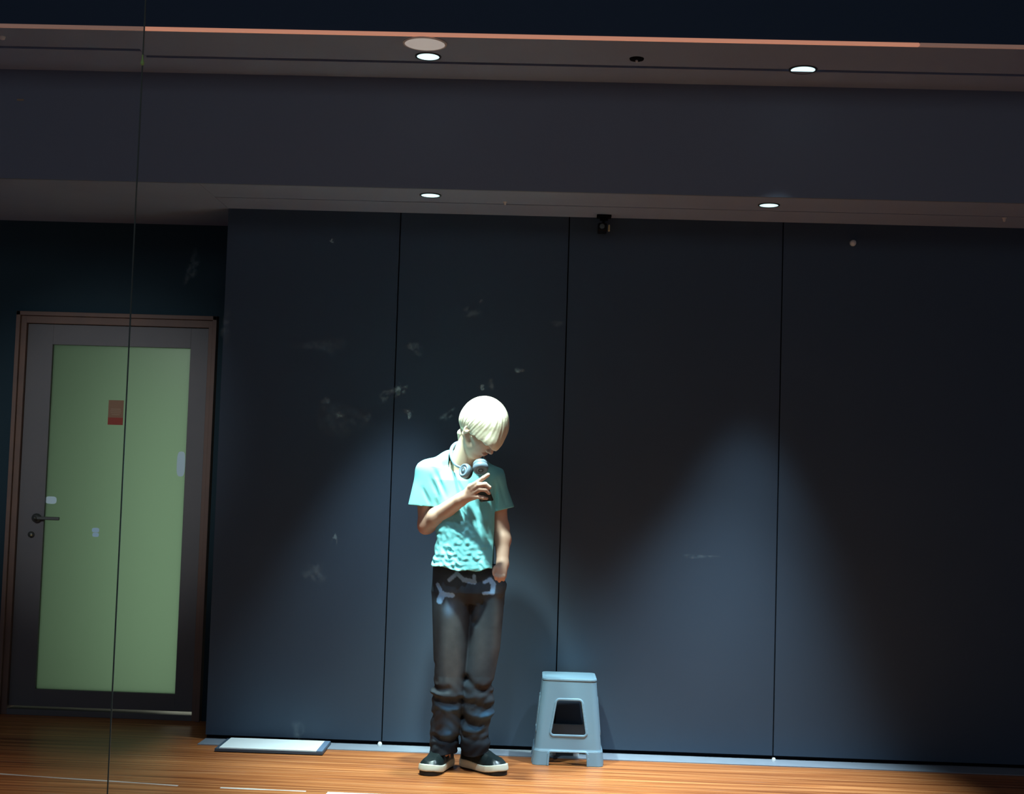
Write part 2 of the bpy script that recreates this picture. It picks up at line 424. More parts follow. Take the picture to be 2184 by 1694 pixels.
# ceiling bracket with small camera
e = empty('ceiling_camera', (0.200, -0.06, ZB)); tag(e, 'small black camera on a ceiling bracket above the stool, with amber cap', 'camera')
bm = bmesh.new(); box(bm, (-0.036, -0.03, -0.012), (0.036, 0.03, 0.0), 0.003); box(bm, (-0.02, -0.02, -0.024), (0.02, 0.02, -0.012), 0.003); obj('mounting_plate', bm, M_gap, e)
bm = bmesh.new(); tube(bm, [(0, 0, -0.02), (-0.004, -0.002, -0.05)], 0.007); obj('bracket_arm', bm, M_black, e)
bm = bmesh.new(); box(bm, (-0.030, -0.06, -0.088), (0.014, 0.035, -0.048), 0.006); obj('camera_body', bm, M_black, e)
bm = bmesh.new(); disc(bm, (-0.010, -0.063, -0.066), (0, -1, 0), 0.012, 0.012, 24); obj('lens_ring', bm, M_metal, e)
bm = bmesh.new(); box(bm, (0.020, -0.055, -0.086), (0.029, -0.03, -0.055), 0.003); obj('side_cap', bm, M_amber, e)

q = P(1820, 518, -0.01); bm = bmesh.new(); disc(bm, (q[0], -0.009, q[2]), (0, -1, 0), 0.0165, 0.018, 32, 0.013)
tag(obj('wall_sensor', bm, M_tape, None, True, (q[0], 0, q[2])), 'small pale round knob high on the dark wall at right', 'sensor')

q = P(42, 212, -0.61); bm = bmesh.new(); box(bm, (q[0] - 0.016, -0.604, q[2] - 0.004), (q[0] + 0.016, -0.6005, q[2] + 0.004), 0.001)
tag(obj('wall_tag', bm, M_pale, None, False, (q[0], -0.6, q[2])), 'tiny pale tag on the dark bulkhead face at upper left', 'tag')
q = P(307, 131, -2.5); bm = bmesh.new()
lathe(bm, [(0.0006, 0.022), (0.002, 0.020), (0.0026, 0.010), (0.0035, 0.003), (0.0062, -0.005), (0.0055, -0.012), (0.0006, -0.015)], (-1.3945, -2.5035, q[2]), 14)
tag(obj('glass_clip', bm, M_lime, None, True, (-1.3945, -2.5035, q[2])), 'tiny lime green clip at the top of the upright seam line', 'clip')

# pale stops at the foot of the wall joints and behind the stool
def stop(px, py, y, r, label):
    q = P(px, py, y); bm = bmesh.new()
    lathe(bm, [(0.0006, r * 1.9), (r * 0.6, r * 1.75), (r, r * 1.0), (r * 0.95, 0.0)], (q[0], y, 0.0041), 18)
    tag(obj('floor_stop', bm, M_white, None, True, (q[0], y, 0.004)), label, 'floor stop', 'floor stops at the wall foot')
stop(810, 1593, -0.03, 0.011, 'small white floor stop at the wall foot left of the person')
stop(1650, 1632, -0.05, 0.010, 'small white floor stop at wall foot right of the stool')
stop(1180, 1620, -0.10, 0.012, 'small white floor stop seen under the stool, near its left leg')
stop(1228, 1621, -0.10, 0.015, 'larger white floor stop seen under the stool, near its middle')

# ------------------------------------------------------------------ door
door = empty('door_1', (-2.381, 0.5, 0)); tag(door, 'grey framed door with tall frosted green glass pane in dark wall recess', 'door', kind='structure')
def dpart(name, boxes, m, bev=0.002, parent=door):
    bm = bmesh.new()
    for lo, hi in boxes: box(bm, lo, hi, bev)
    bmesh.ops.translate(bm, verts=bm.verts, vec=(2.381, -0.5, 0))
    return obj(name, bm, m, parent)
FX0, FX1, FZ = -2.927, -1.840, 2.150
dpart('door_frame', [((FX0, 0.47, 0), (FX0 + 0.022, 0.60, FZ)), ((FX1 - 0.022, 0.47, 0), (FX1, 0.60, FZ)), ((FX0, 0.47, FZ - 0.022), (FX1, 0.60, FZ)),
                     ((FX0 + 0.022, 0.488, 0), (FX0 + 0.052, 0.60, FZ - 0.022)), ((FX1 - 0.046, 0.488, 0), (FX1 - 0.022, 0.60, FZ - 0.022)), ((FX0 + 0.05, 0.488, FZ - 0.062), (FX1 - 0.044, 0.60, FZ - 0.022))], M_frame)
GX0, GX1, GZ0, GZ1 = -2.735, -1.985, 0.135, 1.977
LX0, LX1, LZ = FX0 + 0.054, FX1 - 0.048, FZ - 0.064
dpart('door_leaf', [((LX0, 0.51, 0.045), (GX0, 0.56, LZ)), ((GX1, 0.51, 0.045), (LX1, 0.56, LZ)), ((GX0, 0.51, GZ1), (GX1, 0.56, LZ)), ((GX0, 0.51, 0.045), (GX1, 0.56, GZ0))], M_leaf, 0.001)
dpart('kick_sill', [((FX0 + 0.02, 0.49, 0.0), (FX1 - 0.02, 0.60, 0.030))], M_leaf)
dpart('glass_pane', [((GX0, 0.530, GZ0), (GX1, 0.536, GZ1))], M_pane, 0)
h = dpart('handle', [((-2.775, 0.475, 1.033), (-2.640, 0.487, 1.051))], M_metal, 0.004)
bm = bmesh.new(); disc(bm, (-2.770 + 2.381, -0.005, 1.042), (0, -1, 0), 0.024, 0.012, 24); disc(bm, (-2.770 + 2.381, -0.012, 1.042), (0, -1, 0), 0.009, 0.04, 16); obj('handle_rose', bm, M_metal, h, True)
bm = bmesh.new(); disc(bm, (-2.797 + 2.381, 0.004, 0.953), (0, -1, 0), 0.016, 0.014, 24); obj('lock', bm, M_metal, door, True)
bm = bmesh.new(); disc(bm, (-2.793 + 2.381, -0.004, 0.949), (0, -1, 0), 0.004, 0.004, 12); tag(obj('keyhole', bm, M_amber, door, True), 'brass keyhole')
# lit room behind the door's glass: shallow dark box with a lamp
bm = bmesh.new()
box(bm, (-3.2, 1.5, -0.1), (-1.5, 1.55, 2.4)); box(bm, (-3.2, 0.62, -0.1), (-3.15, 1.5, 2.4)); box(bm, (-1.55, 0.62, -0.1), (-1.5, 1.5, 2.4))
box(bm, (-3.2, 0.62, 2.35), (-1.5, 1.5, 2.4)); box(bm, (-3.2, 0.62, -0.1), (-1.5, 1.5, -0.05))
M_room2 = mat('pale_back_room', (0.5, 0.5, 0.45), 0.8)
struct('wall_behind_door', bm, M_room2)
lamp('back_room_lamp', 'AREA', (-2.0, 1.25, 0.95), (-2.1, 0.5, 0.95), 4.8, (0.95, 1.0, 0.8), 0.5, sizey=2.0)

q = P(247, 880, 0.529)
e = empty('door_notice', (q[0], 0.5295, q[2])); tag(e, 'small brown and red notice stuck on the door glass left of the seam', 'notice')
bm = bmesh.new(); box(bm, (-0.041, -0.002, -0.028), (0.041, 0, 0.066)); obj('printed_sheet', bm, M_brown, e)
bm = bmesh.new(); box(bm, (-0.041, -0.0022, -0.067), (0.041, 0, -0.028)); obj('red_band', bm, M_red, e)
bm = bmesh.new()
for zz, ww in ((0.018, 0.027), (0.008, 0.030), (-0.002, 0.027), (-0.012, 0.022)):
    box(bm, (-ww, -0.0026, zz - 0.002), (ww, -0.0019, zz + 0.002))
obj('print_lines', bm, M_pale, e)
def glint(name, px, py, rx, rz, m, label, cat='glint', Y=0.5295):  # one reflection on the glass as a thin coloured patch
    q = P(px, py, Y); bm = bmesh.new()
    s = (Y - CAM[1]) / F_PX
    n = 20; vs = [bm.verts.new((rx * s * math.copysign(abs(math.cos(t)) ** 0.6, math.cos(t)), 0, rz * s * math.copysign(abs(math.sin(t)) ** 0.6, math.sin(t)))) for t in [2 * math.pi * k / n for k in range(n)]]
    f = bm.faces.new(vs); r = bmesh.ops.extrude_face_region(bm, geom=[f])
    bmesh.ops.translate(bm, verts=[v for v in r['geom'] if isinstance(v, bmesh.types.BMVert)], vec=(0, -0.0012, 0))
    o = obj(name, bm, m); o.location = (q[0], Y, q[2]); tag(o, label, cat); return o
glint('glass_reflection', 109, 1067, 12, 8, M_glint, 'pale blue reflection patch on door glass just above the handle', 'tape')
glint('round_glint', 204, 1131, 8, 5, M_glint2, 'upper blue half-round sticker reflected low on the door glass')
glint('round_glint', 204, 1141, 7, 4.5, M_glint2, 'lower blue oval sticker reflected on the door glass under the half-round one')
glint('glass_reflection', 386, 990, 9, 27, M_glint, 'tall pale blue reflection patch on the right edge of the door glass', 'tape')

# ------------------------------------------------------------------ things on the floor
e = empty('white_board', (-1.315, -0.185, 0.004)); tag(e, 'flat white board with dark ends lying on the floor by the wall', 'board')
bm = bmesh.new()
def slab(bm, x0, x1, y0, y1, z0, z1, skew=0.02):
    r = bmesh.ops.create_cube(bm, size=1.0)
    for v in r['verts']:
        yy = y0 + (v.co.y + 0.5) * (y1 - y0)
        v.co = Vector((x0 + (v.co.x + 0.5) * (x1 - x0), yy, z0 + (v.co.z + 0.5) * (z1 - z0)))
slab(bm, -0.255, 0.255, -0.125, 0.145, 0.0, 0.012); obj('backing', bm, M_boardedge, e)
bm = bmesh.new(); slab(bm, -0.235, 0.225, -0.120, 0.140, 0.012, 0.017); obj('white_face', bm, M_board, e)
bm = bmesh.new(); slab(bm, 0.2255, 0.253, -0.123, 0.143, 0.012, 0.0165); obj('end_band', bm, mat('blue_end_band', (0.13, 0.20, 0.30), 0.5), e)
e.rotation_euler = (0, 0, 0.01)

q1 = P(706, 1692, -1.09); q2 = P(850, 1692, -1.09)
bm = bmesh.new(); box(bm, (-0.91, -1.16, 0.0), (-0.58, -1.075, 0.0012), 0.0003)
tag(obj('floor_strip', bm, M_tape, None, False, (-0.745, -1.115, 0)), 'pale tape strip on wooden floor at bottom edge, left of the person', 'tape')

def pale_line(pts, w, label):  # thin strip for a pale line on the floor
    bm = bmesh.new()
    top = []; n = len(pts)
    for i, (x, y) in enumerate(pts):
        ww = w * (0.7 + 0.3 * math.sin(i * 2.1)) / 2
        top.append([bm.verts.new((x, y - ww, 0.0)), bm.verts.new((x, y + ww, 0.0)), bm.verts.new((x, y + ww, 0.0008)), bm.verts.new((x, y - ww, 0.0008))])
    for a, b in zip(top, top[1:]):
        for k in range(4): bm.faces.new((a[k], a[(k + 1) % 4], b[(k + 1) % 4], b[k]))
    bm.faces.new(top[0]); bm.faces.new(top[-1][::-1])
    tag(obj('floor_strip', bm, M_tape, None, False, (pts[0][0], pts[0][1], 0)), label, 'tape')
pale_line([(-2.50 + 0.16 * i, -0.950 - 0.019 * i + 0.002 * math.sin(i * 1.7)) for i in range(7)], 0.022, 'long thin pale line on the floor at lower left of the seam')
pale_line([(-1.36 + 0.12 * i, -1.072 - 0.002 * i) for i in range(4)], 0.024, 'short pale line on the floor right of the seam')

# ------------------------------------------------------------------ smooth solid modelling on a grid
INF = 0.5
class Grid:
    def __init__(s, lo, hi, h):
        s.h = h; s.lo = np.array(lo, float)
        n = np.ceil((np.array(hi, float) - s.lo) / h).astype(int) + 1
        s.ax = [(s.lo[i] + h * np.arange(n[i])).astype(np.float32) for i in range(3)]
        s.D = np.full(n, INF, np.float32)
    def sub(s, lo, hi):
        sl = []
        for i in range(3):
            a = int(np.searchsorted(s.ax[i], lo[i])); b = int(np.searchsorted(s.ax[i], hi[i]))
            sl.append(slice(max(a, 0), max(b, 0)))
        X = s.ax[0][sl[0]][:, None, None]; Y = s.ax[1][sl[1]][None, :, None]; Z = s.ax[2][sl[2]][None, None, :]
        return tuple(sl), X, Y, Z
    def add(s, prim, k=0.0, cut=False, m=None):
        f, lo, hi = prim
        mg = 0.05 + k if m is None else m
        sl, X, Y, Z = s.sub(np.array(lo) - mg, np.array(hi) + mg)
        if 0 in [a.stop - a.start for a in sl]: return
        d = f(X, Y, Z).astype(np.float32); A = s.D[sl]
        if cut: A, d = -A, d
        if k > 0:
            hh = np.clip(0.5 + 0.5 * (d - A) / k, 0, 1)
            r = d * (1 - hh) + A * hh - k * hh * (1 - hh)
        else: r = np.minimum(A, d)
        s.D[sl] = -r if cut else r
    def mesh(s, name, smooth_iter=1):
        D = s.D
        ins = D < 0
        nx, ny, nz = D.shape
        cnt = np.zeros((nx - 1, ny - 1, nz - 1), np.uint8)
        for i in (0, 1):
            for j in (0, 1):
                for k in (0, 1):
                    cnt += ins[i:nx - 1 + i, j:ny - 1 + j, k:nz - 1 + k]
        act = (cnt > 0) & (cnt < 8)
        ids = np.argwhere(act)
        idx = np.full(act.shape, -1, np.int32); idx[act] = np.arange(len(ids))
        acc = np.zeros((len(ids), 3)); wt = np.zeros(len(ids))
        cor = {}
        for i in (0, 1):
            for j in (0, 1):
                for k in (0, 1):
                    cor[(i, j, k)] = D[ids[:, 0] + i, ids[:, 1] + j, ids[:, 2] + k].astype(float)
        for a in cor:
            for ax in range(3):
                if a[ax] == 0:
                    b = list(a); b[ax] = 1; b = tuple(b)
                    da, db = cor[a], cor[b]
                    m = (da < 0) != (db < 0)
                    t = np.where(m, da / np.where(m, da - db, 1), 0)
                    p = np.tile(np.array(a, float), (len(ids), 1)); p[:, ax] = t
                    acc[m] += p[m]; wt[m] += 1
        V = s.lo + (ids + acc / np.maximum(wt, 1)[:, None]) * s.h
        Fs = []
        for ax in range(3):
            sl0 = [slice(None)] * 3; sl1 = [slice(None)] * 3
            sl0[ax] = slice(0, -1); sl1[ax] = slice(1, None)
            A = ins[tuple(sl0)]; B = ins[tuple(sl1)]
            e = np.argwhere(A != B)
            u, v = (ax + 1) % 3, (ax + 2) % 3
            ok = (e[:, u] > 0) & (e[:, v] > 0) & (e[:, u] < D.shape[u] - 1) & (e[:, v] < D.shape[v] - 1)
            e = e[ok]
            def g(du, dv):
                q = e.copy(); q[:, u] -= du; q[:, v] -= dv
                return idx[q[:, 0], q[:, 1], q[:, 2]]
            quad = np.stack([g(0, 0), g(1, 0), g(1, 1), g(0, 1)], 1)
            fl = A[e[:, 0], e[:, 1], e[:, 2]]
            quad[~fl] = quad[~fl][:, ::-1]
            Fs.append(quad)
        Fq = np.concatenate(Fs)
        Fq = Fq[(Fq >= 0).all(1)]
        for _ in range(smooth_iter):
            E = np.concatenate([Fq[:, [0, 1]], Fq[:, [1, 2]], Fq[:, [2, 3]], Fq[:, [3, 0]]])
            sm = np.zeros_like(V); c = np.zeros(len(V))
            for a, b in ((0, 1), (1, 0)):
                np.add.at(sm, E[:, a], V[E[:, b]]); np.add.at(c, E[:, a], 1)
            V = 0.5 * V + 0.5 * sm / np.maximum(c, 1)[:, None]
        me = bpy.data.meshes.new(name)
        me.vertices.add(len(V)); me.vertices.foreach_set('co', V.ravel())
        me.loops.add(len(Fq) * 4); me.loops.foreach_set('vertex_index', Fq.ravel().astype(np.int32))
        me.polygons.add(len(Fq)); me.polygons.foreach_set('loop_start', np.arange(0, len(Fq) * 4, 4, dtype=np.int32))
        me.update(calc_edges=True); me.validate()
        return me, V

def cap(a, b, ra, rb):
    a = np.array(a, float); b = np.array(b, float); ab = b - a; L2 = float(ab @ ab) + 1e-9
    def f(X, Y, Z):
        t = np.clip(((X - a[0]) * ab[0] + (Y - a[1]) * ab[1] + (Z - a[2]) * ab[2]) / L2, 0, 1)
        return np.sqrt((X - a[0] - t * ab[0]) ** 2 + (Y - a[1] - t * ab[1]) ** 2 + (Z - a[2] - t * ab[2]) ** 2) - (ra + t * (rb - ra))
    r = max(ra, rb)
    return f, np.minimum(a, b) - r, np.maximum(a, b) + r

def ell(c, r, B=None):
    """ellipsoid; B rows = its own axes in world"""
    c = np.array(c, float); r = np.array(r, float); B = np.eye(3) if B is None else np.array(B)
    def f(X, Y, Z):
        x, y, z = X - c[0], Y - c[1], Z - c[2]
        q = [(B[i][0] * x + B[i][1] * y + B[i][2] * z) for i in range(3)]
        k0 = np.sqrt(sum((q[i] / r[i]) ** 2 for i in range(3))); k1 = np.sqrt(sum((q[i] / r[i] ** 2) ** 2 for i in range(3)))
        return k0 * (k0 - 1) / np.maximum(k1, 1e-6)
    R = float(max(r)); return f, c - R, c + R

def loft(secs, n_exp=2.0):
    """upright body of elliptical sections: (z, cx, cy, rx, ry, yaw)"""
    S_ = np.array(sorted(secs), float)
    def f(X, Y, Z):
        z = np.clip(Z, S_[0, 0], S_[-1, 0])
        c = [np.interp(z.ravel(), S_[:, 0], S_[:, i]).reshape(z.shape) for i in range(1, 6)]
        co, si = np.cos(c[4]), np.sin(c[4])
        x = (X - c[0]) * co + (Y - c[1]) * si; y = -(X - c[0]) * si + (Y - c[1]) * co
        k0 = (np.abs(x / c[2]) ** n_exp + np.abs(y / c[3]) ** n_exp) ** (1 / n_exp)
        d = (k0 - 1) * np.minimum(c[2], c[3])
        dz = np.maximum(S_[0, 0] - Z, Z - S_[-1, 0])
        return np.maximum(d, dz)
    R = max(S_[:, 3].max(), S_[:, 4].max())
    return f, np.array([S_[:, 1].min() - R, S_[:, 2].min() - R, S_[0, 0]]), np.array([S_[:, 1].max() + R, S_[:, 2].max() + R, S_[-1, 0]])

def setcol(me, layer, cols):
    a = me.color_attributes.new(layer, 'FLOAT_COLOR', 'POINT')
    c = np.ones((len(me.vertices), 4), np.float32); c[:, :3] = cols
    a.data.foreach_set('color', c.ravel())

def segdist(Q, a, b):
    ab = b - a; t = np.clip(((Q - a) @ ab) / (ab @ ab), 0, 1)
    return np.linalg.norm(Q - a - t[:, None] * ab, axis=1)

# ------------------------------------------------------------------ stool
def build_stool():
    e = empty('stool', (0.090, -0.175, 0.0), math.radians(1)); tag(e, 'blue-grey plastic stool with cut-out sides standing by the dark wall', 'stool')
    H = 0.396; h = 0.0018
    def rbox(zf, shrink):
        def f(X, Y, Z):
            t = np.clip(Z / H, 0, 1); hw = 0.163 + (0.126 - 0.163) * t - shrink
            cr = 0.03
            qx = np.abs(X) - hw + cr; qy = np.abs(Y) - hw + cr
            return np.sqrt(np.maximum(qx, 0) ** 2 + np.maximum(qy, 0) ** 2) + np.minimum(np.maximum(qx, qy), 0) - cr + 0 * Z
        return f
    g = Grid((-0.19, -0.19, -0.01), (0.19, 0.19, H + 0.02), h)
    _, X, Y, Z = g.sub((-9, -9, -9), (9, 9, 9))
    out = rbox(0, 0)(X, Y, Z); inn = rbox(0, 0.007)(X, Y, Z)
    # raised rims round corners, stepped ledge low on the legs
    band = np.clip(1 - np.abs(Z - 0.070) / 0.006, 0, 1)
    out = out - 0.002 * band - 0.0035 * np.clip((0.069 - Z) / 0.002, 0, 1)
    body = np.maximum(out, -inn); body = np.maximum(body, np.maximum(-Z, Z - (H - 0.004)))
    def hole(U):
        def trap(z0, z1, w0, w1, r):
            t = np.clip((Z - z0) / (z1 - z0), 0, 1); hw = w0 + (w1 - w0) * t
            qx = np.abs(U) - hw + r; qz = np.abs(Z - (z0 + z1) / 2) - (z1 - z0) / 2 + r
            return np.sqrt(np.maximum(qx, 0) ** 2 + np.maximum(qz, 0) ** 2) + np.minimum(np.maximum(qx, qz), 0) - r
        return np.minimum(trap(0.138, 0.302, 0.086, 0.060, 0.016), trap(-0.1, 0.066, 0.098, 0.090, 0.014))
    hx, hy = hole(X + 0 * Y), hole(Y + 0 * X)
    ax_, ay_ = np.abs(X), np.abs(Y)
    inX = (0.11 - ay_)          # cut front/back faces only where |y| is large
    cutx = np.maximum(hx, inX); cuty = np.maximum(hy, 0.11 - ax_)
    body = np.maximum(body, -np.minimum(cutx, cuty))
    # flange round the openings, on the face
    rim = np.minimum(np.maximum(np.abs(hx) - 0.0048, inX), np.maximum(np.abs(hy) - 0.0048, 0.11 - ax_))
    rim = np.maximum(rim, np.maximum(out - 0.0036, -inn)); rim = np.maximum(rim, np.maximum(-Z, Z - H + 0.03))
    body = np.minimum(body, rim)
    top = np.maximum(rbox(0, -0.0022)(X, Y, Z), np.abs(Z - (H - 0.004)) - 0.005)
    top = np.maximum(top, -(np.maximum(rbox(0, 0.012)(X, Y, Z), (H + 0.000 - Z) * 1.0 - 0.0)))
    # split one moulding into its seat, body and four legs
    legz = 0.066
    def emit(name, D):
        gg = Grid((-0.19, -0.19, -0.01), (0.19, 0.19, H + 0.02), h); gg.D = np.broadcast_to(D, g.D.shape).astype(np.float32).copy()
        me, V = gg.mesh(name, 1)
        return link(name, me, M_stool, e, True)
    emit('seat', top)
    emit('side_walls', np.maximum(body, legz - Z))
    for sx in (-1, 1):
        for sy in (-1, 1):
            emit('leg', np.maximum(body, np.maximum(Z - legz - 0.001, np.maximum(-sx * X, -sy * Y))))
    return e
build_stool()

# ------------------------------------------------------------------ the person
YP = -0.53
# head frame: facing the picture's right, bowed
yaw, pit, rol = math.radians(58), math.radians(50), math.radians(-6)
Fh = np.array([math.sin(yaw) * math.cos(pit), -math.cos(yaw) * math.cos(pit), -math.sin(pit)])
Uh = np.array([math.sin(yaw) * math.sin(pit), -math.cos(yaw) * math.sin(pit), math.cos(pit)])
Lh = np.cross(Uh, Fh)                  # towards the person's left
Uh, Lh = math.cos(rol) * Uh + math.sin(rol) * Lh, math.cos(rol) * Lh - math.sin(rol) * Uh
HB = np.array([Fh, Lh, Uh])
HC = P(1027, 913, -0.60)
HS = 1.06
def hp(f, l, u): return HC + HS * (f * Fh + l * Lh + u * Uh)
def hell(f, l, u, r, tilt=0.0):
    B = HB.copy()
    if tilt:
        c, s = math.cos(tilt), math.sin(tilt)
        B = np.array([c * HB[0] + s * HB[2], HB[1], -s * HB[0] + c * HB[2]])
    return ell(hp(f, l, u), np.array(r) * HS, B)
def hcap(a, b, ra, rb): return cap(hp(*a), hp(*b), ra * HS, rb * HS)

tw = math.radians(17)                  # the chest turns slightly to the picture's right
R_sh = P(908, 1006, -0.545); L_sh = P(1057, 1020, -0.50)
R_el = P(911, 1119, -0.535); R_wr = P(983, 1066, -0.70)
L_el = P(1068, 1125, -0.485); L_wr = P(1072, 1203, -0.545)
neck0 = P(985, 990, -0.515); neck1 = P(1003, 940, -0.555)
hipc = P(997, 1235, -0.515)

def bodyc(px, py, y=-0.52): return P(px, py, y)
def sec(px0, px1, py, ry, y=-0.52, yaw=tw):
    a = P(px0, py, y); b = P(px1, py, y)
    return ((a[2] + b[2]) / 2, (a[0] + b[0]) / 2, y, (b[0] - a[0]) / 2, ry, yaw)

def leg_secs(pts, extra=0.0):
    out = []
    for px0, px1, py, ry, y in pts:
        a = P(px0, py, y); b = P(px1, py, y)
        out.append(((a[2] + b[2]) / 2, (a[0] + b[0]) / 2, y, (b[0] - a[0]) / 2 + extra, ry + extra, 0))
    return out
LEG_R = [(932, 1000, 1222, 0.085, -0.51), (922, 1012, 1262, 0.103, -0.515), (922, 1007, 1300, 0.098, -0.52), (924, 1001, 1380, 0.088, -0.53), (926, 996, 1440, 0.078, -0.535), (919, 992, 1475, 0.082, -0.54),
         (922, 989, 1500, 0.074, -0.53), (918, 985, 1545, 0.073, -0.52), (917, 979, 1575, 0.074, -0.515), (917, 976, 1595, 0.078, -0.518), (916, 975, 1612, 0.082, -0.522)]
LEG_L = [(1005, 1068, 1222, 0.085, -0.50), (999, 1076, 1262, 0.103, -0.505), (1003, 1074, 1300, 0.096, -0.51), (996, 1067, 1380, 0.086, -0.52), (990, 1055, 1440, 0.078, -0.525), (987, 1051, 1462, 0.080, -0.53),
         (985, 1056, 1500, 0.078, -0.52), (983, 1047, 1530, 0.072, -0.51), (980, 1041, 1560, 0.070, -0.505), (982, 1046, 1582, 0.076, -0.508), (984, 1040, 1612, 0.078, -0.508)]

def build_body():
    g = Grid((-0.72, -0.86, 0.05), (-0.16, -0.38, 1.74), 0.003)
    A = g.add
    # hidden core of trunk and legs
    A(loft([sec(945, 1040, 1010, 0.05), sec(938, 1048, 1040, 0.07), sec(945, 1045, 1130, 0.078), sec(943, 1048, 1205, 0.082), sec(940, 1052, 1245, 0.085)]))
    A(cap(R_sh, L_sh, 0.028, 0.028), 0.01)
    for LG in (LEG_R, LEG_L):
        s = leg_secs(LG, -0.040); A(loft(s), 0.02)
    A(cap(P(947, 1585, -0.50), P(947, 1622, -0.50), 0.030, 0.030), 0.01); A(cap(P(1012, 1585, -0.49), P(1014, 1622, -0.49), 0.030, 0.030), 0.01)
    # neck
    A(cap(neck0, neck1, 0.057, 0.052), 0.03)
    A(cap(P(968, 1000, -0.50), P(1012, 1006, -0.50), 0.034, 0.034), 0.03)
    # arms
    A(cap(R_sh, R_sh * 0.5 + R_el * 0.5, 0.030, 0.043), 0.01); A(cap(R_sh * 0.45 + R_el * 0.55, R_el, 0.043, 0.040), 0.01)
    mid = R_el * 0.70 + R_wr * 0.30 + np.array([0, 0, 0.002])
    A(cap(R_el, mid, 0.039, 0.042), 0.02); A(cap(mid, R_wr, 0.041, 0.030), 0.02)
    A(cap(R_el + np.array([-0.012, 0.01, -0.018]), R_el + np.array([-0.005, 0.005, -0.005]), 0.024, 0.03), 0.02)
    A(cap(L_sh, L_sh * 0.4 + L_el * 0.6, 0.026, 0.037), 0.01); A(cap(L_sh * 0.4 + L_el * 0.6, L_el, 0.037, 0.036), 0.01)
    mid = L_el * 0.68 + L_wr * 0.32 + np.array([0.006, 0, 0])
    A(cap(L_el, mid, 0.036, 0.037), 0.02); A(cap(mid, L_wr, 0.036, 0.027), 0.02)
    # left hand, its fingers inside the pocket
    A(ell(P(1066, 1222, -0.575), (0.030, 0.020, 0.045)), 0.015); A(cap(L_wr, P(1067, 1225, -0.57), 0.027, 0.026), 0.015)
    for i, (a, b) in enumerate((((1052, 1226, -0.592), (1045, 1252, -0.580)), ((1058, 1230, -0.598), (1052, 1262, -0.580)), ((1066, 1232, -0.60), (1061, 1264, -0.58)), ((1074, 1230, -0.595), (1070, 1258, -0.575)))):
        A(cap(P(*a), P(b[0], b[1] - 8, b[2] + 0.012), 0.010, 0.008), 0.006)
    A(cap(P(1056, 1212, -0.585), P(1046, 1230, -0.60), 0.012, 0.010), 0.008)
    # right hand: palm and five fingers round the phone
    w_ = R_wr; pc = P(1002, 1049, -0.735)
    A(cap(w_, P(990, 1060, -0.715), 0.024, 0.024), 0.015)
    for a, b, r0, r1 in (((992, 1056, -0.715), (1004, 1038, -0.740), 0.019, 0.013), ((993, 1058, -0.715), (1009, 1046, -0.740), 0.019, 0.013),
                         ((994, 1062, -0.715), (1012, 1054, -0.738), 0.018, 0.012), ((994, 1064, -0.71), (1012, 1061, -0.732), 0.017, 0.012)):
        A(cap(P(*a), P(*b), r0, r1), 0.010)
    def finger(pts, rs, k=0.004):
        pts = [P(*q) for q in pts]
        for i in range(len(pts) - 1): A(cap(pts[i], pts[i + 1], 1.08 * rs[i], 1.08 * rs[i + 1]), k if i else 0.007)
    finger([(1003, 1038, -0.742), (1019, 1029, -0.765), (1031, 1020, -0.775), (1041, 1013, -0.778)], [0.0105, 0.0098, 0.009, 0.0082])       # index, stretched
    finger([(1008, 1044, -0.742), (1022, 1035, -0.772), (1035, 1033, -0.785), (1044, 1040, -0.780)], [0.0108, 0.0100, 0.0092, 0.0085])      # middle
    finger([(1011, 1052, -0.740), (1024, 1044, -0.770), (1036, 1045, -0.780), (1043, 1052, -0.772)], [0.0102, 0.0096, 0.0088, 0.008])       # ring
    finger([(1011, 1060, -0.735), (1021, 1060, -0.755), (1031, 1062, -0.762), (1038, 1063, -0.757)], [0.0095, 0.0086, 0.0080, 0.0072])      # little
    finger([(989, 1055, -0.700), (998, 1045, -0.685), (1012, 1042, -0.678), (1026, 1044, -0.682)], [0.015, 0.0115, 0.0105, 0.009])          # thumb, behind the phone
    # head
    A(hell(-0.005, 0, 0.030, (0.094, 0.074, 0.086)), 0.0)
    A(hell(0.045, 0, -0.020, (0.052, 0.060, 0.072)), 0.03)
    A(hell(0.040, 0, -0.066, (0.044, 0.046, 0.036)), 0.03)
    A(hell(0.072, 0, -0.098, (0.018, 0.020, 0.015)), 0.02)                                 # chin
    for s in (-1, 1):
        A(hcap((-0.006, s * 0.060, -0.045), (0.062, s * 0.022, -0.095), 0.017, 0.014), 0.02)    # jaw
        A(hcap((0.060, s * 0.040, -0.022), (0.030, s * 0.062, -0.016), 0.014, 0.010), 0.02)     # cheekbone
        A(hell(0.088, s * 0.031, 0.006, (0.014, 0.016, 0.010)), 0.010, cut=True)                # socket
        A(hell(0.077, s * 0.031, 0.003, (0.013, 0.014, 0.011)), 0.006)                          # lowered lid
        A(hcap((0.092, s * 0.012, 0.020), (0.080, s * 0.046, 0.020), 0.007, 0.005), 0.012)      # brow
        # ear
        ec = (-0.006, s * 0.076, -0.010)
        A(hell(*ec, (0.017, 0.007, 0.030), -0.2), 0.006)
        A(hell(ec[0] + 0.002, s * 0.083, ec[2] + 0.003, (0.009, 0.006, 0.017), -0.2), 0.004, cut=True)
    A(hcap((0.093, 0, 0.010), (0.112, 0, -0.028), 0.007, 0.010), 0.010)                    # nose
    for s in (-1, 1): A(hell(0.102, s * 0.010, -0.033, (0.009, 0.007, 0.007)), 0.005)
    A(hell(0.094, 0, -0.058, (0.011, 0.021, 0.0055)), 0.005)                               # upper lip
